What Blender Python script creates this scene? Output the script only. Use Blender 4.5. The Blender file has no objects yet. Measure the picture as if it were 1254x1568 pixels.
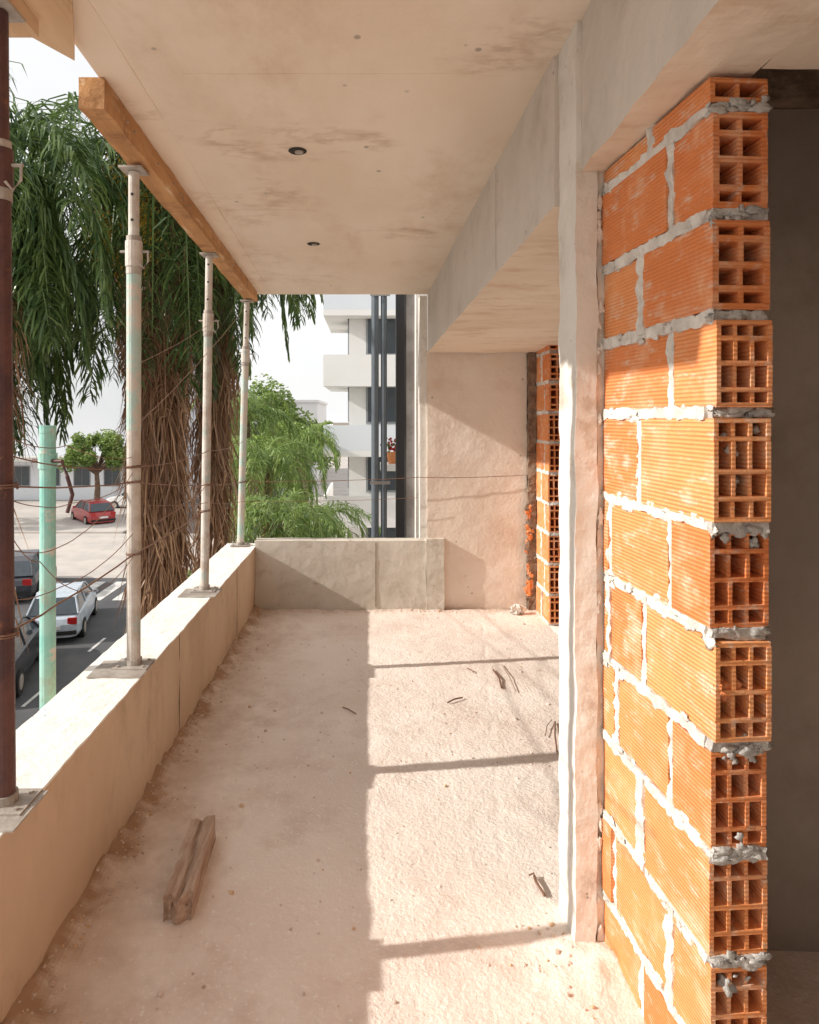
import bpy, math, random
from mathutils import Vector, noise, Matrix
random.seed(7)
R=random.random
def U(a,b): return a+(b-a)*random.random()
scene=bpy.context.scene
F=1045.0; CX=565.0; CY=640.0; H=1.5
# ---------------------------------------------------------------- materials
def newmat(name):
    m=bpy.data.materials.new(name); m.use_nodes=True
    nt=m.node_tree; nt.nodes.clear()
    out=nt.nodes.new('ShaderNodeOutputMaterial'); b=nt.nodes.new('ShaderNodeBsdfPrincipled')
    nt.links.new(b.outputs[0],out.inputs[0])
    return m,nt,b,out
def N(nt,t,**k):
    n=nt.nodes.new(t)
    for a,v in k.items(): setattr(n,a,v)
    return n
def mix(nt,fac,a,b,mode='MIX'):
    n=N(nt,'ShaderNodeMix',data_type='RGBA',blend_type=mode)
    for sock,val in ((n.inputs[0],fac),(n.inputs[6],a),(n.inputs[7],b)):
        if hasattr(val,'is_linked'): nt.links.new(val,sock)
        elif isinstance(val,(int,float)): sock.default_value=val
        else: sock.default_value=(*val,1)
    return n.outputs[2]
def ramp(nt,src,p0,p1,v0=0,v1=1):
    n=N(nt,'ShaderNodeMapRange',interpolation_type='SMOOTHSTEP')
    nt.links.new(src,n.inputs[0]); n.inputs[1].default_value=p0;n.inputs[2].default_value=p1
    n.inputs[3].default_value=v0;n.inputs[4].default_value=v1
    return n.outputs[0]
def noi(nt,vec,scale,detail=6,rough=.6):
    n=N(nt,'ShaderNodeTexNoise'); n.inputs['Scale'].default_value=scale; n.inputs['Detail'].default_value=detail
    n.inputs['Roughness'].default_value=rough
    nt.links.new(vec,n.inputs['Vector']); return n.outputs[0]
def coords(nt,stretch=(1,1,1),off=(0,0,0)):
    t=N(nt,'ShaderNodeTexCoord'); m=N(nt,'ShaderNodeMapping')
    m.inputs['Scale'].default_value=stretch; m.inputs['Location'].default_value=off
    nt.links.new(t.outputs['Object'],m.inputs[0]); return m.outputs[0]
def mul(nt,a,b):
    mm=N(nt,'ShaderNodeMath',operation='MULTIPLY'); nt.links.new(a,mm.inputs[0])
    if hasattr(b,'is_linked'): nt.links.new(b,mm.inputs[1])
    else: mm.inputs[1].default_value=b
    return mm.outputs[0]
def mat(name,c1,c2,scale=3,c3=None,s3=1.2,t3=(.55,.68),bump=.3,bs=40,rough=.92,stretch=(1,1,1),dist=.01,metal=0,pits=0,speck=None,rndc=None,rnda=1.0,stain=None,ss=3,sa=.7,sm0=.54,rim_a=.4):
    m,nt,b,out=newmat(name)
    v=coords(nt,stretch); 
    n1=noi(nt,v,scale,8,.62)
    col=mix(nt,ramp(nt,n1,.36,.64),c1,c2)
    if c3:
        v3=coords(nt,stretch,(3.3,1.7,5.1)); n3=noi(nt,v3,s3,10,.7)
        col=mix(nt,ramp(nt,n3,*t3),col,c3)
    if stain:
        a=ramp(nt,noi(nt,coords(nt,(1,1,1),(7.7,2.1,.4)),ss*.4,3,.55),sm0,sm0+.12)
        c=noi(nt,coords(nt,(.8,1.5,1),(1.7,9.1,3.)),ss*.9,5,.55)
        rim=mul(nt,ramp(nt,c,.47,.515),ramp(nt,c,.515,.56,1,0))
        sm=ramp(nt,noi(nt,coords(nt,(.7,1.6,1),(5,3,8)),ss*1.1,9,.65),.48,.75)
        col=mix(nt,mul(nt,mul(nt,rim,a),sa*rim_a),col,stain)
        col=mix(nt,mul(nt,mul(nt,sm,a),sa),col,stain)
    nf=noi(nt,coords(nt),bs,6,.65)
    hgt=nf
    if speck:
        col=mix(nt,ramp(nt,nf,.56,.68),col,speck)
    if pits:
        vo=N(nt,'ShaderNodeTexVoronoi'); vo.inputs['Scale'].default_value=pits; nt.links.new(coords(nt),vo.inputs['Vector'])
        pn=noi(nt,coords(nt,(1,1,1),(9,2,4)),pits*.33,2,.5)
        p1=ramp(nt,vo.outputs['Distance'],.05,.11,1,0)
        p2=ramp(nt,pn,.54,.60)
        col=mix(nt,mul(nt,p1,p2),col,tuple(x*.5 for x in c1))
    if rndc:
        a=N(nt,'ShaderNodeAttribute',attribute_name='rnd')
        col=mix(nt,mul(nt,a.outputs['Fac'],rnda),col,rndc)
    nt.links.new(col,b.inputs['Base Color'])
    b.inputs['Roughness'].default_value=rough; b.inputs['Metallic'].default_value=metal
    b.inputs['Specular IOR Level'].default_value=.25
    if bump:
        bp=N(nt,'ShaderNodeBump'); bp.inputs['Strength'].default_value=bump; bp.inputs['Distance'].default_value=dist
        nt.links.new(hgt,bp.inputs['Height']); nt.links.new(bp.outputs[0],b.inputs['Normal'])
    return m
def leafmat(name,c1,c2,tr=.3):
    m,nt,b,out=newmat(name)
    a=N(nt,'ShaderNodeAttribute',attribute_name='rnd')
    col=mix(nt,a.outputs['Fac'],c1,c2)
    nt.links.new(col,b.inputs['Base Color']); b.inputs['Roughness'].default_value=.38
    t=N(nt,'ShaderNodeBsdfTranslucent'); nt.links.new(col,t.inputs[0])
    ms=N(nt,'ShaderNodeMixShader'); ms.inputs[0].default_value=tr
    nt.links.new(b.outputs[0],ms.inputs[1]); nt.links.new(t.outputs[0],ms.inputs[2]); nt.links.new(ms.outputs[0],out.inputs[0])
    return m
def brickmat(name,c1,c2):
    m,nt,b,out=newmat(name)
    n1=noi(nt,coords(nt),9,6,.6)
    a=N(nt,'ShaderNodeAttribute',attribute_name='rnd')
    col=mix(nt,a.outputs['Fac'],c1,c2)
    col=mix(nt,ramp(nt,n1,.48,.70,0,.6),col,(.88,.52,.32))
    nd=noi(nt,coords(nt,(1,.35,1),(4,4,4)),26,6,.75)
    col=mix(nt,ramp(nt,nd,.52,.70,0,.7),col,(.80,.66,.53))
    nk=noi(nt,coords(nt,(1,1,1),(9,4,1)),5,8,.7)
    col=mix(nt,ramp(nt,nk,.56,.70,0,.45),col,(.50,.20,.10))
    w=N(nt,'ShaderNodeTexWave',bands_direction='Z'); w.inputs['Scale'].default_value=34; w.inputs['Distortion'].default_value=.25; w.inputs['Detail Scale'].default_value=3
    nt.links.new(coords(nt),w.inputs['Vector'])
    wm=noi(nt,coords(nt,(1,.4,1),(2,7,1)),14,3,.5)
    wr=mul(nt,ramp(nt,w.outputs['Fac'],.0,.5,.5,0),ramp(nt,wm,.35,.6,.1,1))
    col=mix(nt,wr,col,(.55,.15,.055))
    nt.links.new(col,b.inputs['Base Color']); b.inputs['Roughness'].default_value=.9; b.inputs['Specular IOR Level'].default_value=.2
    bp=N(nt,'ShaderNodeBump'); bp.inputs['Strength'].default_value=.6; bp.inputs['Distance'].default_value=.004
    ad=N(nt,'ShaderNodeMath',operation='ADD'); nt.links.new(w.outputs['Fac'],ad.inputs[0]); nt.links.new(noi(nt,coords(nt),120,3,.6),ad.inputs[1])
    nt.links.new(ad.outputs[0],bp.inputs['Height']); nt.links.new(bp.outputs[0],b.inputs['Normal'])
    return m
def plain(name,c,rough=.5,metal=0):
    m,nt,b,out=newmat(name)
    n=noi(nt,coords(nt),6,4,.6)
    col=mix(nt,ramp(nt,n,.3,.7),c,tuple(x*.82 for x in c)); nt.links.new(col,b.inputs['Base Color'])
    b.inputs['Roughness'].default_value=rough; b.inputs['Metallic'].default_value=metal
    return m
# ---------------------------------------------------------------- mesh builder
class MB:
    def __init__(s): s.v=[];s.f=[];s.m=[];s.r=[];s.xf=None
    def add(s,vs,fs,m=0,r=None):
        o=len(s.v)
        if s.xf: vs=[s.xf(p) for p in vs]
        s.v+= [tuple(p) for p in vs]
        for f in fs:
            s.f.append(tuple(i+o for i in f)); s.m.append(m); s.r.append(R() if r is None else r)
    def box(s,x0,x1,y0,y1,z0,z1,m=0,r=None):
        vs=[(x,y,z) for z in (z0,z1) for y in (y0,y1) for x in (x0,x1)]
        s.add(vs,[(0,2,3,1),(4,5,7,6),(0,1,5,4),(2,6,7,3),(0,4,6,2),(1,3,7,5)],m,R() if r is None else r)
    def rbox(s,x0,x1,y0,y1,z0,z1,m=0,step=.03,amp=.003,ns=12,r=None):
        n=[max(1,min(200,int(round((b-a)/step)))) for a,b in ((x0,x1),(y0,y1),(z0,z1))]
        rb(s,lambda u,v,w:(x0+(x1-x0)*u,y0+(y1-y0)*v,z0+(z1-z0)*w),n[0],n[1],n[2],m,amp,ns,R() if r is None else r)
    def tube(s,pts,r,m=0,n=8,rnd=None,cap=True):
        pts=[Vector(p) for p in pts]; rs=r if isinstance(r,(list,tuple)) else [r]*len(pts)
        vs=[];fs=[]
        for i,p in enumerate(pts):
            d=(pts[min(i+1,len(pts)-1)]-pts[max(i-1,0)]).normalized()
            up=Vector((0,0,1)) if abs(d.z)<.9 else Vector((0,1,0))
            a=d.cross(up).normalized(); b=d.cross(a)
            for k in range(n):
                t=2*math.pi*k/n; vs.append(p+(a*math.cos(t)+b*math.sin(t))*rs[i])
        for i in range(len(pts)-1):
            for k in range(n):
                k2=(k+1)%n; fs.append((i*n+k,i*n+k2,(i+1)*n+k2,(i+1)*n+k))
        if cap:
            fs.append(tuple(range(n))); fs.append(tuple(range((len(pts)-1)*n,len(pts)*n))[::-1])
        s.add(vs,fs,m,R() if rnd is None else rnd)
    def blob(s,c,r,m=0,sq=(1,1,1),amp=.35,rnd=None,n=6):
        vs=[];fs=[];c=Vector(c);o=Vector((U(0,50),U(0,50),U(0,50)))
        for i in range(n+1):
            th=math.pi*i/n
            for k in range(n+2):
                ph=2*math.pi*k/(n+2)
                d=Vector((math.sin(th)*math.cos(ph),math.sin(th)*math.sin(ph),math.cos(th)))
                q=r*(1+amp*2*noise.noise(d*1.7+o))
                vs.append(c+Vector((d.x*sq[0],d.y*sq[1],d.z*sq[2]))*q)
        w=n+2
        for i in range(n):
            for k in range(w):
                k2=(k+1)%w; fs.append((i*w+k,(i+1)*w+k,(i+1)*w+k2,i*w+k2))
        s.add(vs,fs,m,R() if rnd is None else rnd)
    def build(s,name,mats,smooth=False,smats=()):
        me=bpy.data.meshes.new(name); me.from_pydata(s.v,[],s.f)
        for mm in mats: me.materials.append(mm)
        me.polygons.foreach_set('material_index',s.m)
        at=me.attributes.new('rnd','FLOAT','FACE'); at.data.foreach_set('value',s.r)
        me.polygons.foreach_set('use_smooth',[smooth or (m in smats) for m in s.m])
        me.update()
        ob=bpy.data.objects.new(name,me); scene.collection.objects.link(ob)
        return ob
def rb(mb,f,nx,ny,nz,m,amp,ns,r=.5):
    def P(i,j,k):
        p=Vector(f(i/nx,j/ny,k/nz)); return p+noise.noise_vector(p*ns)*amp+noise.noise_vector(p*ns*3)*amp*.45
    N3=(nx,ny,nz)
    for ax in range(3):
        a,b=[q for q in range(3) if q!=ax]
        for side in (0,1):
            vs=[];fs=[]
            for ia in range(N3[a]+1):
                for ib in range(N3[b]+1):
                    idx=[0,0,0];idx[ax]=N3[ax]*side;idx[a]=ia;idx[b]=ib;vs.append(P(*idx))
            w=N3[b]+1;flip=(side==1)^(ax==1)
            for ia in range(N3[a]):
                for ib in range(N3[b]):
                    q=(ia*w+ib,(ia+1)*w+ib,(ia+1)*w+ib+1,ia*w+ib+1);fs.append(q if flip else q[::-1])
            mb.add(vs,fs,m,r)
# ---------------------------------------------------------------- palette
M_ceil=mat('ceiling_concrete',(.87,.75,.63),(.81,.68,.55),1.1,c3=(.72,.56,.43),s3=1.6,t3=(.48,.74),bump=.35,bs=25,stretch=(1.6,.9,1),dist=.006,pits=8,stain=(.44,.27,.17),ss=4.6,sa=.62,sm0=.54,rim_a=.35)
M_soff_lit=mat('soffit_concrete_bounce_lit',(.87,.74,.61),(.80,.66,.52),1.3,c3=(.70,.52,.38),s3=5.0,t3=(.46,.70),bump=.35,bs=25,dist=.006,pits=16,stretch=(.6,1.6,1))  # warm concrete tone with bounce light put into the colour of beam undersides
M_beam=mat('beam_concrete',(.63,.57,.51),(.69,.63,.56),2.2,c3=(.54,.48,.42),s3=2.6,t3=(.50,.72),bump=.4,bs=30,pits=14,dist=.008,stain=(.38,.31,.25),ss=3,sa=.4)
M_post=mat('post_concrete',(.74,.70,.64),(.80,.76,.70),5,c3=(.54,.45,.37),s3=4,t3=(.54,.72),bump=.6,bs=28,pits=20,dist=.009,stain=(.38,.28,.21),ss=6,sa=.5)
M_par=mat('parapet_concrete',(.74,.58,.43),(.66,.50,.36),1.8,c3=(.54,.39,.26),s3=3,t3=(.50,.74),bump=.35,bs=30,stretch=(1,1,.45),pits=20,stain=(.38,.25,.15),ss=4,sa=.5)
M_par_sun=mat('parapet_top_sunlit',(.92,.89,.84),(.86,.82,.76),5,bump=.5,bs=50,pits=18)  # overexposed sunlight put into the colour of the parapet top
M_parf=mat('end_parapet_concrete',(.68,.62,.54),(.58,.52,.44),2,c3=(.48,.41,.34),s3=3,bump=.3,bs=30,pits=18,stain=(.34,.27,.21),ss=4,sa=.45)
M_wall=mat('rendered_wall',(.84,.74,.65),(.80,.68,.58),1.6,c3=(.70,.54,.43),s3=1.8,t3=(.48,.74),bump=.4,bs=35,pits=10,stain=(.52,.33,.23),ss=3,sa=.4)
M_bounce_wall=mat('bounce_wall_render',(.86,.82,.76),(.82,.77,.70),1.6,bump=.2,bs=20)  # pale colour on unseen walls, to bounce sunlight onto ceiling and parapet
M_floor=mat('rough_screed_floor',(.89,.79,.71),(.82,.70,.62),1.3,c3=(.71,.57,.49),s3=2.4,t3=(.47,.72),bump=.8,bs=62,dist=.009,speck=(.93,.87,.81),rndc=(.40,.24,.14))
M_mort_lit=mat('sunlit_mortar',(.84,.80,.74),(.62,.58,.53),14,bump=1,bs=90,dist=.006,rough=.97)  # blown-out sunlight put into the colour of the side joints
M_mortg=mat('grey_mortar',(.64,.61,.57),(.48,.45,.42),18,bump=1,bs=70,dist=.008,rough=.97)
M_brick=brickmat('hollow_clay_brick',(.76,.24,.08),(.88,.38,.15))
M_dark=mat('dirty_concrete',(.32,.23,.17),(.20,.14,.10),14,bump=1,bs=40,dist=.02)
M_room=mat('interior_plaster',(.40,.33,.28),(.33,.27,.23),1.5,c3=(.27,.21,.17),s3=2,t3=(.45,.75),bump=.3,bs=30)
M_wood=mat('formwork_timber',(.62,.34,.16),(.48,.25,.11),3,c3=(.74,.53,.34),s3=4,bump=.8,bs=30,stretch=(6,.6,6),stain=(.26,.13,.07),ss=6,sa=.8,sm0=.48)
M_ply=mat('plywood',(.74,.53,.35),(.64,.43,.26),2,bump=.4,bs=20,stretch=(5,.7,5),c3=(.48,.29,.17),s3=2,stain=(.30,.17,.10),ss=5,sa=.6)
M_oldwood=mat('weathered_timber',(.56,.42,.33),(.40,.27,.20),6,c3=(.72,.62,.53),s3=6,bump=1,bs=25,stretch=(8,.8,8),dist=.012)
M_propw=mat('prop_worn_paint',(.66,.61,.55),(.50,.43,.37),9,c3=(.44,.50,.46),s3=7,t3=(.56,.64),bump=.3,bs=60,rough=.6,stain=(.34,.22,.15),ss=9,sa=.6,sm0=.48)
M_propp=mat('prop_pale_green',(.42,.56,.50),(.54,.61,.56),9,c3=(.60,.54,.47),s3=8,t3=(.46,.56),bump=.3,bs=60,rough=.55)
M_propg=mat('prop_turquoise_paint',(.25,.55,.48),(.36,.62,.54),9,c3=(.60,.58,.52),s3=8,t3=(.56,.62),bump=.3,bs=60,rough=.55,stain=(.34,.28,.2),ss=9,sa=.7,sm0=.48)
M_propd=mat('prop_rusty_dark',(.085,.045,.045),(.14,.065,.055),10,c3=(.24,.10,.06),s3=9,bump=.4,bs=70,rough=.42,metal=.2)
M_steel=mat('galvanised_plate',(.50,.45,.40),(.36,.31,.27),12,bump=.3,bs=60,rough=.55,metal=.2)
M_wire=plain('rusty_wire',(.26,.14,.09),.6,.3)
M_hole_shade=plain('recess_shade_colour',(.03,.025,.02),.8)  # near-black colour stands in for the shade inside holes
def zc(y): return 2.466+.0465*(5.31-y)
# ---------------------------------------------------------------- floor
def fh(x,y):
    p=Vector((x,y,0))
    h=.006*noise.noise(p*2.2)+.003*noise.noise(p*8)+.0016*noise.noise(p*24)+.0050*max(0,noise.noise(p*44)-.24)
    d=max(0,x+.89)
    m=math.exp(-(d/.045)**2)*(.024+.026*noise.noise(p*6)+.018*noise.noise(p*17))
    dp=math.hypot(x-.62,y-1.86)
    m+=math.exp(-(dp/.13)**2)*.028*(1+.9*noise.noise(p*12))
    m+=math.exp(-((5.3-y)/.02)**2)*.010*(1+noise.noise(p*12))
    h+=max(0,m)+(.006*abs(noise.noise(p*35)) if m>.004 else 0)
    g=abs(x-(.55+.14*(y-3)+.01*noise.noise(p*5)))
    h-=.004*math.exp(-(g/.008)**2)*(y>2.3)*max(0,.4+noise.noise(p*4))
    return h
fl=MB()
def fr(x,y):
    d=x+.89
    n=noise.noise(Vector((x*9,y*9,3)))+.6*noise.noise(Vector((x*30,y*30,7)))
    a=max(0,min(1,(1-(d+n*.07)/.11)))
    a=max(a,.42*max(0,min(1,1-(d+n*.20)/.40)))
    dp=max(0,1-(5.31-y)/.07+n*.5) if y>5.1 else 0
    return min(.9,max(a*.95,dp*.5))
def grid(mb,x0,x1,y0,y1,step,hf,m=0,rf=None):
    nx=int((x1-x0)/step);ny=int((y1-y0)/step)
    vs=[(x0+(x1-x0)*i/nx,y0+(y1-y0)*j/ny) for j in range(ny+1) for i in range(nx+1)]
    o=len(mb.v); mb.v+=[(x,y,hf(x,y)) for x,y in vs]
    for j in range(ny):
        for i in range(nx):
            a=j*(nx+1)+i
            mb.f.append((o+a,o+a+1,o+a+nx+2,o+a+nx+1)); mb.m.append(m); mb.r.append(rf(*vs[a]))
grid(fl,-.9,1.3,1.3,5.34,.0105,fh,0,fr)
fl.box(-1.0,3.6,-3,1.3,-.2,-.004,0,0); fl.box(1.3,3.6,1.3,5.6,-.2,-.004,0,0); fl.box(-1.0,1.3,1.3,5.4,-.2,-.03,0,0)
fl.build('balcony_floor',[M_floor],smooth=True)
# ---------------------------------------------------------------- ceiling slab
sl=MB(); XE=-.88
y0,y1,x0,x1=-3,5.33,XE,3.6
sl.add([(x0,y0,zc(y0)),(x1,y0,zc(y0)),(x1,y1,zc(y1)),(x0,y1,zc(y1)),(x0,y0,zc(y0)+.2),(x1,y0,zc(y0)+.2),(x1,y1,zc(y1)+.2),(x0,y1,zc(y1)+.2)],[(0,3,2,1),(4,5,6,7),(0,1,5,4),(2,3,7,6),(0,4,7,3),(1,2,6,5)],0)
def fin(pts,w,h):
    vs=[];fs=[]
    for i,p in enumerate(pts):
        hh=h*max(.15,.6+.9*noise.noise(Vector((p[0]*3,p[1]*3,2))))
        q=pts[min(i+1,len(pts)-1)]; o=pts[max(i-1,0)]; d=Vector((q[0]-o[0],q[1]-o[1])).normalized(); nx,ny=-d.y*w/2,d.x*w/2
        z=zc(p[1]); vs+=[(p[0]-nx,p[1]-ny,z+.001),(p[0],p[1],z-hh),(p[0]+nx,p[1]+ny,z+.001)]
    for i in range(len(pts)-1):
        a=i*3; fs+=[(a,a+1,a+4,a+3),(a+1,a+2,a+5,a+4)]
    sl.add(vs,fs,0)
fin([(-.755+.004*noise.noise(Vector((0,y,1))),y) for y in [1.1+i*.06 for i in range(70)]],.006,.008)
fin([(-.755+.03*i,3.45+.003*noise.noise(Vector((i,2,1)))) for i in range(18)],.004,.004)
fin([(-.60+.03*i,2.2+.004*noise.noise(Vector((i,5,1)))) for i in range(36)],.004,.003)
sl.build('ceiling_slab',[M_ceil])
for X,Y in ((-.29,2.77),(-.327,4.02)):
    b=MB(); z=zc(Y)-.001
    b.tube([(X,Y,z-.003),(X,Y,z+.0)],[.034,.038],0,20); b.tube([(X+.006,Y,z-.008),(X+.006,Y,z-.0025)],[.016,.018],1,16)
    b.build('ceiling_light_socket',[M_hole_shade,M_steel])
# ---------------------------------------------------------------- beams
def beamx(y): return .457+(5.31-y)*(.57-.457)/3.21
def bz(y): return 2.01+(5.31-y)*.044
def skew(u,y,w):
    x=beamx(y)+(1.42-beamx(y))*u
    return (x,y,bz(y)+(zc(y)+.001-bz(y))*w)
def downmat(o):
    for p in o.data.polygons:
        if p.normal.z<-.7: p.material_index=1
fb=MB(); rb(fb,lambda u,v,w: skew(u,2.1+3.22*v,w),24,110,18,0,.0028,6)
for y in (4.1,4.2,2.9):
    fb.add([(beamx(y)-.003,y,bz(y)+.01),(beamx(y)-.003,y+.004,bz(y)+.01),(beamx(y)-.003,y+.004,zc(y)-.01),(beamx(y)-.003,y,zc(y)-.01)],[(0,1,2,3)],2)
downmat(fb.build('long_ceiling_beam',[M_beam,M_soff_lit,M_dark]))
nb=MB()
def nbz(y): return 2.20+(1.93-y)*.02
rb(nb,lambda u,v,w: (.60+.20*u,1.15+.95*v,nbz(1.15+.95*v)+(zc(1.15+.95*v)+.003-nbz(1.15+.95*v))*w),16,70,30,0,.006,9)
nb.rbox(.802,3.55,1.15,1.40,2.215,2.66,0,.06,.003)
downmat(nb.build('lintel_beam',[M_beam,M_soff_lit]))
# ---------------------------------------------------------------- post
po=MB()
po.rbox(.585,.645,1.93,2.10,-.02,2.625,0,.0125,.005,9)
po.rbox(.646,.80,1.945,2.10,-.02,2.21,0,.02,.009,12)
for i in range(24):
    z=U(.02,2.15); po.blob((.648+U(0,.012),1.935,z),U(.004,.009),0,(1,.5,2.2),.5)
po.build('concrete_post',[M_post])
# ---------------------------------------------------------------- hollow brick wall
def hollow(mb,u0,u1,v0,v1,z0,z1,cols,t,rnd,wts):
    wt=(v1-v0-t)/cols; rows=len(wts); S_=sum(wts)
    zs=[z0]; 
    for w in wts: zs.append(zs[-1]+(z1-z0-t)*w/S_)
    for i in range(1,rows): zs[i]+=U(-.002,.002)
    for i in range(rows+1):
        mb.box(v0,v1,u0+U(0,.002),u1,zs[i],zs[i]+t,0,rnd)
    for i in range(rows):
        za=zs[i]+t; zb=zs[i+1]
        for k in range(cols+1):
            j=U(-.0016,.0016) if 0<k<cols else 0
            x=v0+k*wt+j; mb.box(x,x+t*(1 if k in(0,cols) else .85),u0+(U(0,.004) if 0<k<cols else 0),u1,za,zb,0,rnd)
    mb.box(v0+t*.6,v1-t*.6,u0+(u1-u0)*.75,u0+(u1-u0)*.76,z0+t*.5,z1-t*.5,0,0.)
def brick_wall(name,joints,splits,x0,y0,ang,L,th,ztop,near_detail=True):
    mb=MB()
    ca,sa=math.cos(ang),math.sin(ang)
    mb.xf=lambda p:(x0+p[0]*ca-p[1]*sa,y0+p[0]*sa+p[1]*ca,p[2])
    g=.011
    zz=joints+[ztop]
    for r in range(len(zz)-1):
        za=zz[r]+g; zb=zz[r+1]-g
        if r==len(zz)-2: zb=ztop
        sp=[0]+splits[r%len(splits)]+[L]
        for k in range(len(sp)-1):
            ua=sp[k]+(.012 if k else U(-.012,.008)); ub=sp[k+1]-(.012 if k<len(sp)-2 else 0)
            off=U(-.005,.004); rnd=R()
            a0,b0=za+U(-.002,.004),zb+U(-.004,.002)
            if k==0 and (b0-a0)>.1:
                c=2 if r in (len(zz)-3,len(zz)-4) else 3
                hollow(mb,ua,ub,off,th+U(-.003,.003),a0,b0,c,.0095 if c==3 else .013,rnd,[.75,1.25,1.2,.8] if r%2 else [.8,1.15,1.25,.75])
            elif k==0:
                hollow(mb,ua,ub,off,th,a0,b0,2,.010,rnd,[1])
            else:
                mb.rbox(off,th,ua,ub,a0,b0,0,.03,.0015,20,rnd)
            if k<len(sp)-2:
                s=sp[k+1]; ww=U(.009,.022)
                mb.rbox(U(-.006,.003),th-.006,s-ww,s+ww,za-.010,zb+.010,1,.007,.008,30)
        z=zz[r]
        mb.rbox(U(-.003,.002),th-.004,.022,L,z-g-.003,z+g+.003,1,.0075,.0078,26)
        mb.rbox(.001,th-.003,U(-.002,.008),.024,z-g-.001,z+g+.001,2,.0045,.0075,24)
        if near_detail:
            for q in range(6):
                mb.blob((U(.008,th-.008),U(.000,.008),z+U(-.010,.010)),U(.006,.014),2,(1.9,.55,.8),.5,n=8)
            for q in range(18):
                mb.blob((U(-.001,.003),U(.0,L),z+U(-.02,.02)),U(.004,.012),1,(.35,1.9,.9),.5)
    if near_detail:
        for (v,z,rr,m) in ((.045,1.435,.013,2),(.03,1.46,.009,2),(.052,1.37,.010,2),(.035,.33,.016,2),(.10,1.475,.009,2),(.02,.945,.018,0),(.035,.93,.014,0),(.055,.945,.012,0),(.095,1.24,.010,2),(.03,.93,.01,2)):
            mb.blob((v,.012,z),rr,m,(1,1,1),.5,n=8)
        for q in range(40):
            z=random.choice(joints[1:])+random.gauss(0,.02); mb.blob((U(0,th),U(-.002,.002),z),U(.003,.008),2,(1.4,.4,1.2),.5)
    return mb.build(name,[M_brick,M_mort_lit,M_mortg],smats=(1,2))
JZ=[-.07,.155,.38,.604,.826,1.055,1.278,1.51,1.709,1.918,2.14]
SP=[[.31],[.17,.47],[.31],[.17,.46],[.30,.5],[.17,.5],[.32],[.17],[.31],[.17],[.26]]
brick_wall('hollow_brick_wall',JZ,SP,.703,1.397,math.atan2(.04,.585),.545,.12,2.20)
brick_wall('brick_wall_stub',[i*.22 for i in range(10)],[[.2],[.12]],1.30,4.93,0,.42,.12,2.03,False)
# ---------------------------------------------------------------- niche end wall
nw=MB()
nw.rbox(.457,1.235,5.345,5.5,-.02,2.03,0,.03,.004,5)
nw.box(.40,.4565,5.36,5.52,-4.5,2.46,1,.2)
nw.rbox(1.236,1.298,5.29,5.5,-.02,2.02,2,.02,.014,14)
for i in range(36):
    z=U(.1,1.0); nw.blob((1.245+U(-.02,.01),5.292,z),U(.010,.024),3 if R()<.7 else 2,(1,.5,1.4),.6)
nw.build('niche_end_wall',[M_wall,M_post,M_dark,M_brick])
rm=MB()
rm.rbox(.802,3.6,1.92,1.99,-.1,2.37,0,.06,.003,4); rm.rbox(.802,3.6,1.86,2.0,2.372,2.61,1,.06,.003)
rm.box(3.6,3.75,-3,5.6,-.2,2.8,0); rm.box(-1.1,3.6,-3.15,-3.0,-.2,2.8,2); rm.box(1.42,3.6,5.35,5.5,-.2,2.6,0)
rm.box(.70,.86,-3,-.35,-.004,2.75,2)  # unseen wall behind the camera, added to bounce sunlight back
rm.build('interior_room_and_bounce_walls',[M_room,M_dark,M_bounce_wall])
# ---------------------------------------------------------------- parapets
pp=MB()
pp.rbox(-1.13,-.89,-2.9,5.46,-.30,.487,0,.045,.004,5)
pp.rbox(-1.134,-.886,-2.9,5.46,.4885,.496,1,.03,.0035,14)  # thin top layer carrying the painted sunlight
for y in (1.62,3.2,4.6):
    pp.box(-.8935,-.8885,y,y+.004,.02,.48,2)
pp.build('balcony_parapet',[M_par,M_par_sun,M_dark])
pe=MB()
pe.rbox(-.888,.443,5.31,5.44,-.02,.545,0,.03,.004,5)
pe.rbox(.445,.585,5.295,5.42,-.02,.56,0,.025,.005,7)
pe.box(.05,.054,5.3065,5.312,.03,.53,1)
pe.build('end_parapet',[M_parf,M_dark])
bb=MB(); bb.box(-1.12,3.7,-3.1,5.45,-4.5,-.31,0); bb.build('building_base',[M_par])
# ---------------------------------------------------------------- timber + plywood
tm=MB()
def tb(u,v,w):
    y=2.22+3.03*v; t=zc(y)-.002; h=.10-.03*v
    return (-.945+.085*u,y,t-h*(1-w))
rb(tm,tb,5,110,5,0,.005,7)
for i in range(14):
    y=U(2.3,5.0); tm.tube([(-.865,y,zc(y)-.05),(-.852,y,zc(y)-.05)],.003,1,6)
tm.build('timber_bearer',[M_wood,M_steel])
pl=MB()
q=[(-.884,2.05),(-.975,1.90),(-.95,1.1),(-.50,1.1)]
vs=[(x,y,zc(y)-.045) for x,y in q]+[(x,y,zc(y)-.004) for x,y in q]
pl.add(vs,[(0,1,2,3),(7,6,5,4),(0,4,5,1),(1,5,6,2),(2,6,7,3),(3,7,4,0)],0)
vs2=[(-1.0,1.2,zc(1.2)-.09),(-.9,1.2,zc(1.2)-.09),(-.9,1.86,zc(1.86)-.09),(-.98,1.86,zc(1.86)-.09)]
vs2=vs2+[(x,y,z+.043) for x,y,z in vs2]
pl.add(vs2,[(0,3,2,1),(4,5,6,7),(0,1,5,4),(2,3,7,6),(0,4,7,3),(1,2,6,5)],0)
pl.build('plywood_board',[M_ply])
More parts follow.
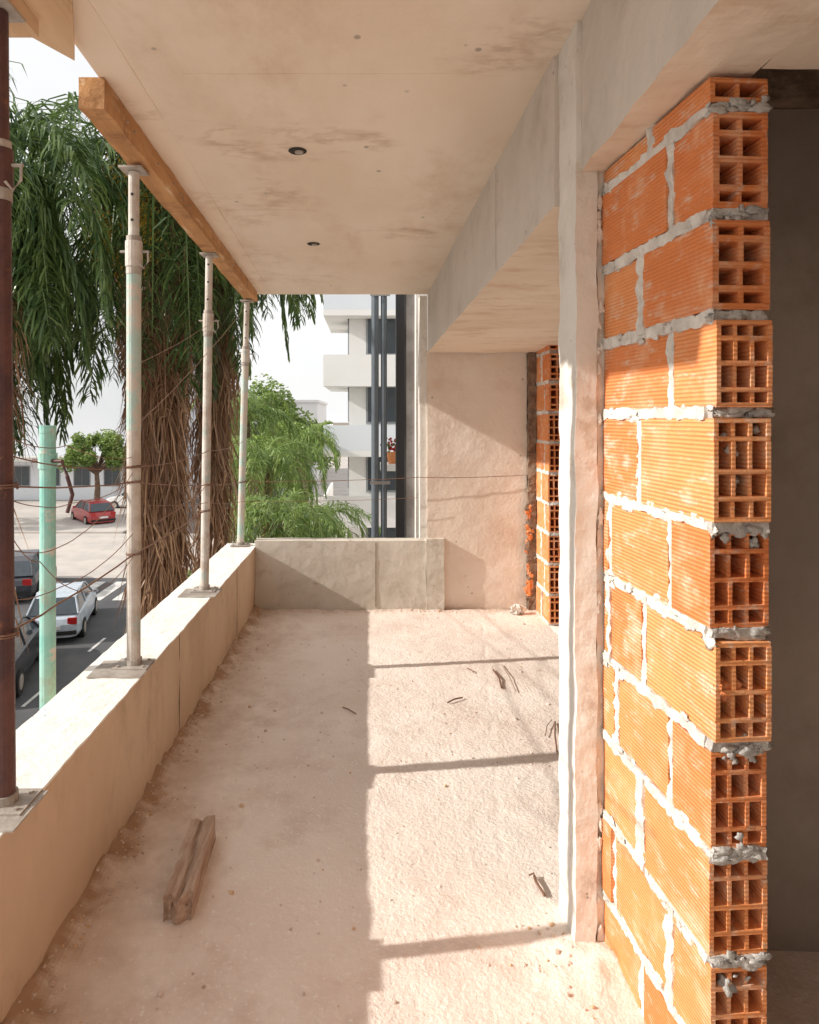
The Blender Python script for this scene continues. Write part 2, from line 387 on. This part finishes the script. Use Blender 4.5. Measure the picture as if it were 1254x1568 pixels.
# ---------------------------------------------------------------- props
def prop(x0,y0,z0,x1,y1,z1,zcol,lower,upper,rl=.027,ru=.021,mid=None):
    b=MB(); A=Vector((x0,y0,z0));B=Vector((x1,y1,z1))
    P=lambda z: A+(B-A)*((z-z0)/(z1-z0))
    b.tube([P(z0+.012),P(zcol)],rl,0,16)
    if mid: b.tube([P(mid[0]),P(mid[1])],rl+.0012,3,16)
    b.tube([P(zcol),P(z1-.01)],ru,1,16)
    b.tube([P(zcol-.09),P(zcol+.01)],rl+.006,1,16); b.tube([P(zcol-.12),P(zcol-.09)],rl+.003,2,16)
    b.tube([P(zcol+.01),P(zcol+.03)],rl+.002,2,16)
    c=P(zcol-.03)
    b.tube([c+Vector((-.055,0,0)),c+Vector((.06,0,.0))],.005,2,8)
    b.tube([c+Vector((.055,0,0)),c+Vector((.06,-.01,-.04)),c+Vector((.045,-.02,-.07)),c+Vector((.03,-.03,-.05))],.004,2,8)
    for k in range(6):
        z=zcol+.09+k*.1
        if z<z1-.03:
            pz=P(z); b.tube([pz+Vector((0,-ru-.001,0)),pz+Vector((0,-ru+.002,0))],.006,4,8)
    b.box(x0-.07,x0+.07,y0-.06,y0+.06,z0,z0+.007,2)
    b.tube([(x0,y0,z0+.007),P(z0+.03)],rl+.006,2,16)
    for sx,sy in ((-.05,-.04),(.05,-.04),(-.05,.04),(.05,.04)): b.tube([(x0+sx,y0+sy,z0+.007),(x0+sx,y0+sy,z0+.013)],.007,2,6)
    b.box(x1-.045,x1+.045,y1-.05,y1+.05,z1-.008,z1,2)
    b.build('steel_prop',[lower,upper,M_steel,M_propp,M_hole_shade])
zt=.500
prop(-.952,2.76,zt,-.930,2.70,zc(2.70)-.105,2.19,M_propw,M_propw,mid=(1.45,2.08))
prop(-.955,3.96,zt,-.92,3.93,zc(3.93)-.088,2.09,M_propw,M_propw,rl=.025)
prop(-1.01,5.36,zt,-.93,5.2,zc(5.2)-.078,2.02,M_propp,M_propw)
prop(-.945,1.77,zt,-.935,1.72,zc(1.72)-.10,2.17,M_propd,M_propd,rl=.027,ru=.024)
b=MB(); X=-1.278; Y=2.715; b.tube([(X,Y,-4.5),(X,Y,1.44)],.030,0,16); b.tube([(X,Y,1.44),(X,Y,1.47)],.032,0,16)
b.tube([(X,Y,1.30),(X,Y,1.36)],.036,0,16)
b.tube([(X-.06,Y,1.33),(X+.07,Y-.03,1.33),(X+.10,Y-.05,1.27),(X+.12,Y-.05,1.2),(X+.10,Y-.05,1.13)],.008,1,8)
b.build('scaffold_pole',[M_propg,M_propd])
b=MB()
for x,y in ((-.99,2.72),(-.97,3.9),(-.97,1.74)):
    b.rbox(x-.10,x+.11,y-.09,y+.09,.497,.502,0,.03,.0015,15)
b.build('prop_bedding_pads',[M_steel])
# ---------------------------------------------------------------- wires
b=MB()
def wire(pts,r=.0022,sag=.01,m=0,wig=.003):
    out=[]
    for i in range(len(pts)-1):
        a=Vector(pts[i]);c=Vector(pts[i+1]);k=10
        for j in range(k):
            t=j/k;p=a+(c-a)*t;p.z-=sag*4*t*(1-t);p+=noise.noise_vector(p*7)*wig;out.append(p)
    out.append(Vector(pts[-1])); b.tube(out,r,m,6)
def S(px,py,y):
    s=F/y; return ((px-CX)/s,y,H-(py-CY)/s)
wire([S(-60,748,1.4),S(8,745,1.74),S(205,738,2.73),S(320,742,3.94),S(372,738,5.3),S(640,731,5.3),S(806,727,5.32)],.0026)
wire([S(205,772,2.73),S(318,770,3.94),S(372,768,5.3),S(640,762,5.3)],.0018)
wire([S(-40,690,1.6),S(8,697,1.74),S(205,715,2.73),S(320,690,3.94),S(372,676,5.3)],.002,.02)
wire([S(-50,1000,1.6),S(8,972,1.74),S(205,848,2.73),S(314,782,3.94)],.003,.01,0,.006)
wire([S(-60,905,1.6),S(90,900,2.2),S(205,815,2.73),S(318,742,3.94)],.0016,.03)
wire([S(212,648,2.73),S(318,540,3.94),S(375,470,5.2)],.0018)
wire([S(205,560,2.73),S(318,498,3.94)],.0014)
wire([S(8,840,1.74),S(120,820,2.2),S(205,720,2.73)],.0014,.03)
wire([S(8,665,1.74),S(100,682,2.2),S(205,700,2.73)],.0014,.02)
wire([S(8,762,1.74),S(110,770,2.2),S(205,735,2.73)],.0014,.02)
wire([S(8,800,1.74),S(60,860,2.0),S(140,905,2.4),S(205,850,2.73)],.0014,.03)
for px,py,y in ((8,972,1.745),(8,745,1.745),(205,738,2.735),(205,848,2.74),(320,742,3.945),(314,782,3.95),(372,738,5.3),(205,715,2.735)):
    c=Vector(S(px,py,y)); pts=[c+Vector((math.cos(t)*.03,math.sin(t)*.03,.006*t/6.3-.006)) for t in [i*.6 for i in range(24)]]
    b.tube(pts,.002,0,5)
b.build('tie_wires',[M_wire],smooth=True)
# ---------------------------------------------------------------- floor bits
b=MB()
def woodf(u,v,w):
    x=-.612+.085*u-.020*v; y=2.03+.40*v+.012*math.sin(u*9)*(1-v)
    top=.070+.014*u
    if w>.9: top-=.016*math.exp(-((u-.52-.08*math.sin(v*5))/.08)**2)
    return (x,y,.003+top*w)
rb(b,woodf,14,30,5,0,.004,13)
for i in range(5):
    x=U(-.60,-.53); b.tube([(x,2.045,U(.03,.07)),(x+U(-.01,.01),2.015,U(.03,.07))],[.005,.001],0,5)
b.build('wood_offcut',[M_oldwood])
b=MB()
def G(px,py): s=(py-CY)/H; return Vector(((px-CX)/s,F/s,.010))
for a,c,r in (((685,1079),(708,1071),.004),((755,1028),(768,1056),.005),((768,1020),(790,1062),.002),((818,1346),(834,1376),.005),((850,1108),(853,1155),.004),((845,1105),(835,1130),.002),((715,1026),(725,1032),.003),((810,1345),(820,1350),.003),((525,1086),(545,1096),.003)):
    A=G(*a);B=G(*c); b.tube([A,(A+B)/2+Vector((U(-.01,.01),U(-.01,.01),.006)),B],r,0,6)
b.build('wire_offcuts',[M_wire])
b=MB()
for i in range(1000):
    t=R()
    if t<.45: x=-.89+abs(random.gauss(0,.07));y=U(1.45,5.25)
    elif t<.55: x=random.gauss(.60,.09);y=random.gauss(1.85,.1)
    elif t<.65: x=U(-.85,1.2);y=5.29-abs(random.gauss(0,.04))
    else: x=U(-.8,1.2);y=U(1.5,5.2)
    r=U(.002,.006)*(1.7 if R()<.06 else 1)
    if x<-.885 or (x>.57 and y<2.15): continue
    b.blob((x,y,fh(x,y)+r*.3),r,0 if R()<.8 else 2,(1,1,.7),.4,rnd=U(0,.6),n=4)
b.blob((1.12,5.2,.04),.035,1,(1.2,.8,1),.4); b.blob((1.17,5.22,.03),.03,1,(1,.8,1),.4)
b.build('rubble',[M_floor,M_mort_lit,M_ply])
# ================================================================ OUTSIDE
GZ=-4.5
M_ground=mat('ground_soil',(.26,.22,.18),(.21,.18,.14),.4,bump=.3,bs=3)
M_asph=mat('asphalt',(.085,.085,.09),(.11,.107,.11),.8,c3=(.14,.135,.13),s3=.3,bump=.4,bs=30)
M_pave=mat('pavement_tiles',(.52,.47,.43),(.44,.40,.37),.8,c3=(.34,.30,.27),s3=.25,bump=.2,bs=10)
M_white=mat('road_paint',(.68,.66,.63),(.48,.46,.44),3,bump=.1,bs=20)
b=MB(); b.add([(-900,-900,GZ-.12),(900,-900,GZ-.12),(900,900,GZ-.12),(-900,900,GZ-.12)],[(0,1,2,3)]); b.build('ground',[M_ground])
b=MB()
b.add([(-13,-60,GZ-.1),(-5.4,-60,GZ-.1),(-5.4,300,GZ-.1),(-13,300,GZ-.1)],[(0,1,2,3)],0)
b.add([(-120,26,GZ-.096),(120,26,GZ-.096),(120,36,GZ-.096),(-120,36,GZ-.096)],[(0,1,2,3)],2)
for i in range(9):
    x=-12.6+i*.8; b.add([(x,22.8,GZ-.092),(x+.42,22.8,GZ-.092),(x+.42,25.4,GZ-.092),(x,25.4,GZ-.092)],[(0,1,2,3)],1)
for k in range(8):
    y=-6+k*3.4; b.add([(-7.35,y,GZ-.092),(-7.27,y,GZ-.092),(-7.27,y+1.1,GZ-.092),(-7.35,y+1.1,GZ-.092)],[(0,1,2,3)],1)
b.build('road',[M_asph,M_white,M_pave])
b=MB()
for (x0,x1,y0,y1) in ((-5.4,40,-60,26),(-60,-13,-60,26),(-5.4,60,36,200),(-80,-13,36,200)):
    b.box(x0,x1,y0,y1,GZ-.14,GZ,0); 
b.build('pavement',[M_pave])
M_bw=mat('white_render',(.90,.89,.87),(.87,.85,.83),.6,bump=.05,bs=10)
M_bg=mat('pale_blue_render',(.80,.83,.88),(.76,.80,.85),.3,bump=.05,bs=10)
M_glass=plain('window_glass',(.07,.085,.10),.12)
M_frame=plain('window_frame',(.35,.36,.38),.5)
M_awn=plain('awning_fabric',(.62,.60,.56),.7)
def building(name,x0,x1,y0,y1,z1,wallm,fl_h=3.0,bay=2.2,balc=0,win=True):
    b=MB(); b.box(x0,x1,y0,y1,GZ,z1,0)
    b.box(x0-.15,x1+.15,y0-.15,y1+.15,z1,z1+.25,0)
    nf=int((z1-GZ)/fl_h)
    for f in range(nf):
        z=GZ+f*fl_h+1.0
        if not win and f>0: continue
        nbx=int((x1-x0)/bay)
        for k in range(nbx):
            x=x0+(k+.5)*(x1-x0)/nbx
            b.box(x-.62,x+.62,y0-.04,y0+.01,z,z+1.5,2); b.box(x-.55,x-.02,y0-.06,y0-.038,z+.07,z+1.43,1); b.box(x+.02,x+.55,y0-.06,y0-.038,z+.07,z+1.43,1)
        nby=int((y1-y0)/bay)
        for k in range(nby):
            y=y0+(k+.5)*(y1-y0)/nby
            for xs,sg in ((x0,-1),(x1,1)):
                xa,xb=sorted((xs,xs+sg*.04)); b.box(xa,xb,y-.62,y+.62,z,z+1.5,2)
                xa,xb=sorted((xs+sg*.038,xs+sg*.06)); b.box(xa,xb,y-.55,y+.55,z+.07,z+1.43,1)
        if balc and f>0:
            zz=GZ+f*fl_h
            b.box(x0-balc,x1,y0-balc,y0-.061,zz-.12,zz+.08,0); b.box(x0-balc,x0-.061,y0-.0605,y0+4,zz-.12,zz+.08,0)
            b.box(x0-balc,x1,y0-balc,y0-balc+.08,zz+.081,zz+.95,0 if f%2 else 4)
            b.box(x0-balc,x0-balc+.08,y0-balc+.081,y0+4,zz+.081,zz+.95,0 if f%2 else 4)
    if not win:
        b.box(x0-.2,x1+.2,y0-1.6,y0-.07,GZ+2.9,GZ+3.2,3)
    b.build(name,[wallm,M_glass,M_frame,M_awn,M_bg])
building('white_apartment_building',-.70,9,24,38,9.5,M_bw,2.4,2.2,.85)
building('pale_apartment_building',-42,-15.5,50,66,10,M_bg,win=False)
building('corner_building',-12,-5,66,80,3,M_bw)
M_bl=plain('dark_grey_metal',(.13,.155,.18),.4,.2); M_bk=plain('black_metal',(.012,.012,.014),.5); M_gm=mat('grey_render',(.30,.28,.27),(.20,.18,.17),4,bump=.2)
b=MB()
b.tube([(.055,6.2,GZ),(.055,6.2,7)],.034,0,16); b.tube([(.135,6.2,GZ),(.135,6.2,7)],.028,0,16)
b.box(.245,.325,6.15,6.3,GZ,7,1); b.box(.335,.41,6.16,6.6,GZ,7,2); b.box(.412,.52,6.0,6.5,GZ,7,3)
for z in (-1,.9,2.6,4.5):
    b.box(.01,.19,6.15,6.158,z,z+.03,2)
b.box(.60,6,6.0,12,GZ,7,3)
b.build('neighbour_facade',[M_bl,M_bk,M_gm,M_post])
# ---------------------------------------------------------------- plants
M_palm=leafmat('palm_leaf',(.04,.085,.028),(.19,.28,.085))
M_palml=leafmat('palm_leaf_light',(.13,.23,.05),(.34,.44,.12))
M_dead=leafmat('dead_frond',(.17,.08,.045),(.52,.33,.20),.15)
M_yel=leafmat('palm_fruit',(.66,.42,.04),(.85,.60,.10),.2)
M_bark=mat('palm_bark',(.22,.15,.11),(.12,.08,.055),4,bump=1,bs=12,stretch=(1,1,5),dist=.03)
M_leaf=leafmat('tree_leaf',(.08,.15,.035),(.30,.40,.10))
def frond(b,p,az,L,el,droop,ll,m=0,step=.035,w=.0125,rn=None,stiff=.65):
    p=Vector(p); seg=int(L/step); e=el; pts=[]
    for i in range(seg):
        t=i/seg
        d=Vector((math.cos(az)*math.cos(e),math.sin(az)*math.cos(e),math.sin(e)))
        p=p+d*step; e-=droop*step*(1+.6*t); e=max(e,-1.45); pts.append((p.copy(),d))
        if t>.10:
            side=d.cross(Vector((0,0,1)))
            if side.length<.01: side=Vector((1,0,0))
            side.normalize()
            for sg in (-1,1):
                l=ll*(math.sin(math.pi*min(1,(t*.85+.12)))**.6)*U(.6,1.15)
                dir0=(side*sg*U(.5,1)+d*U(.3,1.1)+Vector((0,0,U(-.3,.6)))).normalized()
                dir1=(dir0*(stiff+U(0,.8))+Vector((U(-.2,.2),U(-.2,.2),-.8))).normalized()
                dir2=(dir0*U(.1,.7)+Vector((U(-.2,.2),U(-.2,.2),-1))).normalized()
                a=p; c=a+dir0*l*.42; dd=c+dir1*l*.34; ee=dd+dir2*l*.24
                wv=dir0.cross(Vector((0,0,1)))
                if wv.length<.01: wv=d.copy()
                wv=(wv.normalized()+Vector((U(-.6,.6),U(-.6,.6),U(-.4,.4)))).normalized()*w
                rr=R() if rn is None else rn*R()
                b.add([a-wv*.6,a+wv*.6,c+wv,c-wv,dd+wv*.8,dd-wv*.8,ee],[(0,1,2,3),(3,2,4,5),(5,4,6)],m,rr)
    if len(pts)>4: b.tube([q[0] for q in pts[::4]],[.018*(1-i*4/len(pts))+.004 for i in range(len(pts[::4]))],m,5,.6)
def palm(name,x,y,zc_,nf,L,ll,trunk_r,mats,skirt=0,lean=0,sk=1.0,step=.035,fruit=2,elr=(-.1,1.25),low=0):
    b=MB()
    pts=[(x+lean*(1-t)**2,y,GZ+(zc_-GZ)*t) for t in [i/14 for i in range(15)]]
    b.tube(pts,[trunk_r*(1.35-.5*i/14) for i in range(15)],1,12)
    for i in range(nf):
        az=i*2.39996+U(-.2,.2)
        frond(b,(x+U(-.05,.05),y+U(-.05,.05),zc_+U(-.15,.1)),az,L*U(.75,1.08),U(*elr),U(.75,1.25)/L*2.6,ll,0,step)
    for i in range(low):
        az=i*2.39996+U(-.2,.2)
        frond(b,(x,y,zc_-U(.1,.5)),az,L*U(.8,1.05),U(-.9,-.3),U(.35,.6),ll,0,step,rn=.6)
    for i in range(skirt):
        t=R(); z0=zc_-.1-t**1.1*(zc_+.4); az=U(0,6.28); rr=trunk_r*U(.9,1.7)*sk*(1-.35*t)
        p=Vector((x+math.cos(az)*rr,y+math.sin(az)*rr,z0)); l=U(.4,1.4)
        for q in range(10):
            a=p+Vector((U(-.05,.05),U(-.05,.05),U(-.1,.1)))
            o=Vector((math.cos(az+U(-.8,.8))*U(.0,.22),math.sin(az+U(-.8,.8))*U(.0,.22),-l*U(.3,.5)))
            o2=o*1.1+Vector((U(-.2,.2),U(-.2,.2),-l*U(.4,.6))); wv=Vector((U(-1,1),U(-1,1),U(-.2,.2))).normalized()*U(.005,.015)
            b.add([a-wv,a+wv,a+o+wv,a+o-wv,a+o2],[(0,1,2,3),(3,2,4)],2,R())
    if skirt:
        for k in range(fruit):
            az=-2.4+U(-.8,.8); rr=U(.45,.8); c=Vector((x+math.cos(az)*rr,y+math.sin(az)*rr,zc_-U(.2,.9)))
            for q in range(500):
                pz=c+Vector((random.gauss(0,.12),random.gauss(0,.12),random.gauss(-.1,.26))); b.add([pz,pz+Vector((.03,0,.02)),pz+Vector((.0,.02,-.035))],[(0,1,2)],3,R())
        for k in range(int(skirt/40)):
            az=U(0,6.28); frond(b,(x,y,zc_-U(.1,1.2)),az,L*.7,U(-1.0,-.4),1.6,ll*.6,2,.05)
    b.build(name,mats)
pm=[M_palm,M_bark,M_dead,M_yel]
palm('palm_tree',-2.72,8.8,4.6,34,3.0,.66,.18,pm,600,.1,1.0,fruit=6,low=8)
palm('palm_tree',-3.95,7.0,4.2,36,2.3,.62,.12,pm,60,.0,elr=(-.5,1.1),low=16,fruit=0)
palm('palm_tree',-2.28,10.0,4.3,26,2.7,.62,.09,pm,260,.0,.9)
palm('palm_tree',-6.6,10.5,5.4,30,3.0,.66,.17,pm,80,.0,elr=(-.6,1.1),low=8)
palm('palm_tree',-5.0,8.6,3.3,30,2.3,.6,.12,pm,60,.0,elr=(-.4,1.2),low=10,fruit=0)
pl2=[M_palml,M_bark,M_dead,M_yel]
palm('areca_palm',-1.75,13.0,-.5,24,2.3,.5,.09,pl2,20,.2,fruit=0)
palm('areca_palm',-1.3,15.5,-.9,24,2.2,.5,.09,pl2,20,-.2,fruit=0)
palm('areca_palm',-2.5,16.5,.5,26,2.4,.5,.09,pl2,20,.2,fruit=0)
palm('areca_palm',-.85,12.0,-1.7,22,1.9,.45,.08,pl2,0,.1)
palm('areca_palm',-2.7,12.0,-1.6,22,2.0,.45,.08,pl2,0,.1)
palm('areca_palm',-3.4,19.0,1.6,26,2.4,.55,.10,pl2,20,.1,fruit=0)
palm('areca_palm',-2.3,22.0,.6,24,2.2,.55,.10,pl2,20,.1,fruit=0)
def tree(name,x,y,h,r,n,ls):
    b=MB(); b.tube([(x,y,GZ),(x+.1,y,GZ+h*.3),(x,y,GZ+h*.6)],[.22,.17,.1],1,10)
    cl=[]
    for i in range(26):
        az=U(0,6.28);e=U(-.6,1.4);rr=r*U(.45,1.0); c=Vector((x+math.cos(az)*math.cos(e)*rr,y+math.sin(az)*math.cos(e)*rr,GZ+h*.68+math.sin(e)*rr*.75)); cl.append((c,r*U(.18,.38)))
        b.tube([(x,y,GZ+h*.45),(Vector((x,y,GZ+h*.55))+c)/2,c],[.07,.04,.015],1,6)
    for c,cr in cl:
        for q in range(n//26):
            d=Vector((random.gauss(0,1),random.gauss(0,1),random.gauss(0,.8))); d=d.normalized()*cr*(R()**.45)
            p=c+d; a=Vector((U(-1,1),U(-1,1),U(-.6,.6))).normalized()*ls; e2=a.cross(Vector((U(-1,1),U(-1,1),U(-1,1)))).normalized()*ls*.5
            b.add([p-a,p+e2,p+a,p-e2],[(0,1,2,3)],0,min(1,max(0,.5+d.z/cr*.35+U(-.3,.3))))
    b.build(name,[M_leaf,M_bark])
tree('street_tree',-4.6,30,5.6,1.9,8000,.10)
tree('street_tree',-3.6,38,6.4,2.1,8000,.11)
tree('street_tree',-24,38,6.0,2.8,7000,.14)
tree('street_tree',-16.8,42,5.6,2.0,7000,.12)
tree('street_tree',-7.5,48,8,3.6,7000,.17)
# ---------------------------------------------------------------- cars
M_tyre=plain('tyre_rubber',(.02,.02,.02),.8); M_red=plain('tail_light',(.45,.02,.02),.2); M_lamp=plain('head_light',(.8,.8,.8),.1)
def car(name,x,y,ang,col,k=1.0):
    paint=plain('car_paint',col,.25,.0)
    b=MB(); ca,sa=math.cos(ang),math.sin(ang)
    b.xf=lambda p:(x+p[0]*ca*k-p[1]*sa*k,y+p[0]*sa*k+p[1]*ca*k,GZ-.1+p[2]*k)
    ys=[-2.08,-2.0,-1.75,-1.3,-.7,0,.7,1.3,1.75,1.98,2.06]
    tz=[.62,.78,.90,.94,.96,.97,.96,.92,.84,.72,.55]
    hw_=[.62,.76,.84,.87,.88,.88,.88,.87,.83,.74,.6]
    vs=[];fs=[]
    for yy,t,w in zip(ys,tz,hw_):
        vs+=[(-w*.92,yy,.22),(-w,yy,.34),(-w,yy,.60 if t>.62 else t-.05),(-w*.96,yy,t-.04),(-w*.86,yy,t),(w*.86,yy,t),(w*.96,yy,t-.04),(w,yy,.60 if t>.62 else t-.05),(w,yy,.34),(w*.92,yy,.22)]
    n=10
    for i in range(len(ys)-1):
        for q in range(n):
            q2=(q+1)%n; fs.append((i*n+q,i*n+q2,(i+1)*n+q2,(i+1)*n+q))
    fs.append(tuple(range(n))[::-1]); fs.append(tuple(range((len(ys)-1)*n,len(ys)*n)))
    b.add(vs,fs,0,.5)
    gs=[(-1.85,.91,.74),(-1.45,1.36,.62),(-1.0,1.46,.60),(.1,1.48,.60),(.45,1.40,.62),(1.15,.935,.76)]
    base=[.91,.94,.95,.96,.96,.93]
    for i in range(len(gs)-1):
        (ya,za,wa),(yb,zb,wb)=gs[i],gs[i+1]
        ba,bb_=base[i],base[i+1]
        b.add([(-wa,ya,za),(wa,ya,za),(wb,yb,zb),(-wb,yb,zb)],[(0,1,2,3)],0 if i in (1,2,3) else 1,.5)
        for sg in (-1,1):
            b.add([(sg*.78,ya,ba-.01),(sg*wa,ya,za),(sg*wb,yb,zb),(sg*.78,yb,bb_-.01)],[(0,1,2,3)],1,.5)
    for sg in (-1,1):
        for (p,q) in (((.775,-1.85,.91),(.63,-1.45,1.36)),((.785,-.45,.95),(.61,-.45,1.475)),((.775,1.15,.93),(.63,.45,1.40)),((.63,-1.45,1.365),(.61,.1,1.485)),((.61,.1,1.485),(.63,.45,1.405))):
            b.tube([(sg*p[0],p[1],p[2]),(sg*q[0],q[1],q[2])],.03,0,6)
        for yy in (-1.3,1.3):
            b.tube([(sg*.70,yy,.31),(sg*.895,yy,.31)],.315,2,20); b.tube([(sg*.89,yy,.31),(sg*.905,yy,.31)],.19,4,12)
        b.box(sg*.62-.14,sg*.62+.14,-2.07,-1.97,.62,.82,3); b.box(sg*.60-.15,sg*.60+.15,1.93,2.03,.55,.68,5)
        b.blob((sg*.95,.75,1.0),.09,0,(1,.7,.8),.0)
    b.box(-.28,.28,-2.105,-2.06,.48,.60,5); b.box(-.75,.75,-2.115,-2.03,.30,.42,2)
    b.build(name,[paint,M_glass,M_tyre,M_red,M_steel,M_lamp])
car('parked_car',-8.95,20.0,math.radians(14),(.50,.56,.63),.84)
car('parked_car',-8.75,16.0,math.radians(14),(.035,.035,.04),.92)
car('parked_car',-12.3,24.2,math.radians(14),(.05,.05,.06),.95)
car('parked_car',-16.2,40,math.radians(40),(.42,.05,.05),.9)
car('parked_car',-15.6,46,math.radians(84),(.75,.75,.75),.95)
car('parked_car',-8.2,37,math.radians(14),(.72,.72,.72))
b=MB(); b.tube([(.42,12,.7),(.42,12,.9)],[.08,.12],0,10)
for i in range(60): b.blob((.42+random.gauss(0,.07),12+random.gauss(0,.07),1.0+random.gauss(0,.09)),.025,1 if R()<.7 else 2,n=3)
b.box(.2,1.4,11.8,12.4,.58,.70,3)
b.build('potted_flowers',[M_brick,M_red,M_leaf,M_bw])
# ---------------------------------------------------------------- light
d=Vector((1,.15,-.56)).normalized()
el=math.asin(-d.z); az=math.atan2(-d.x,-d.y)
w=bpy.data.worlds.new('World'); scene.world=w; w.use_nodes=True; nt=w.node_tree
sky=nt.nodes.new('ShaderNodeTexSky'); sky.sky_type='NISHITA'; sky.sun_disc=False; sky.sun_elevation=el; sky.sun_rotation=az; sky.dust_density=3.0; sky.air_density=1.0
tc=nt.nodes.new('ShaderNodeTexCoord'); mp=nt.nodes.new('ShaderNodeMapping'); mp.inputs['Scale'].default_value=(1,1,2.2); nt.links.new(tc.outputs['Generated'],mp.inputs[0])
cl=ramp(nt,noi(nt,mp.outputs[0],2.0,7,.5),.38,.62,.86,1.0)
col=mix(nt,cl,sky.outputs[0],(7.4,7.4,7.4))
nt.links.new(col,nt.nodes['Background'].inputs[0]); nt.nodes['Background'].inputs[1].default_value=.145
L=bpy.data.lights.new('sun','SUN'); L.energy=5; L.angle=math.radians(.7); L.color=(1,.95,.87)
lo=bpy.data.objects.new('sun',L); scene.collection.objects.link(lo); lo.rotation_euler=d.to_track_quat('-Z','Y').to_euler()
scene.view_settings.view_transform='Standard'; scene.view_settings.look='None'; scene.view_settings.exposure=0
cam=bpy.data.cameras.new('camera'); co=bpy.data.objects.new('camera',cam); scene.collection.objects.link(co)
co.location=(0,0,H); co.rotation_euler=(math.pi/2,0,0)
cam.lens=36*F/1568; cam.sensor_width=36; cam.sensor_fit='AUTO'
cam.shift_x=(627-CX)/1568; cam.shift_y=-(784-CY)/1568; cam.clip_start=.02; cam.clip_end=3000
scene.camera=co
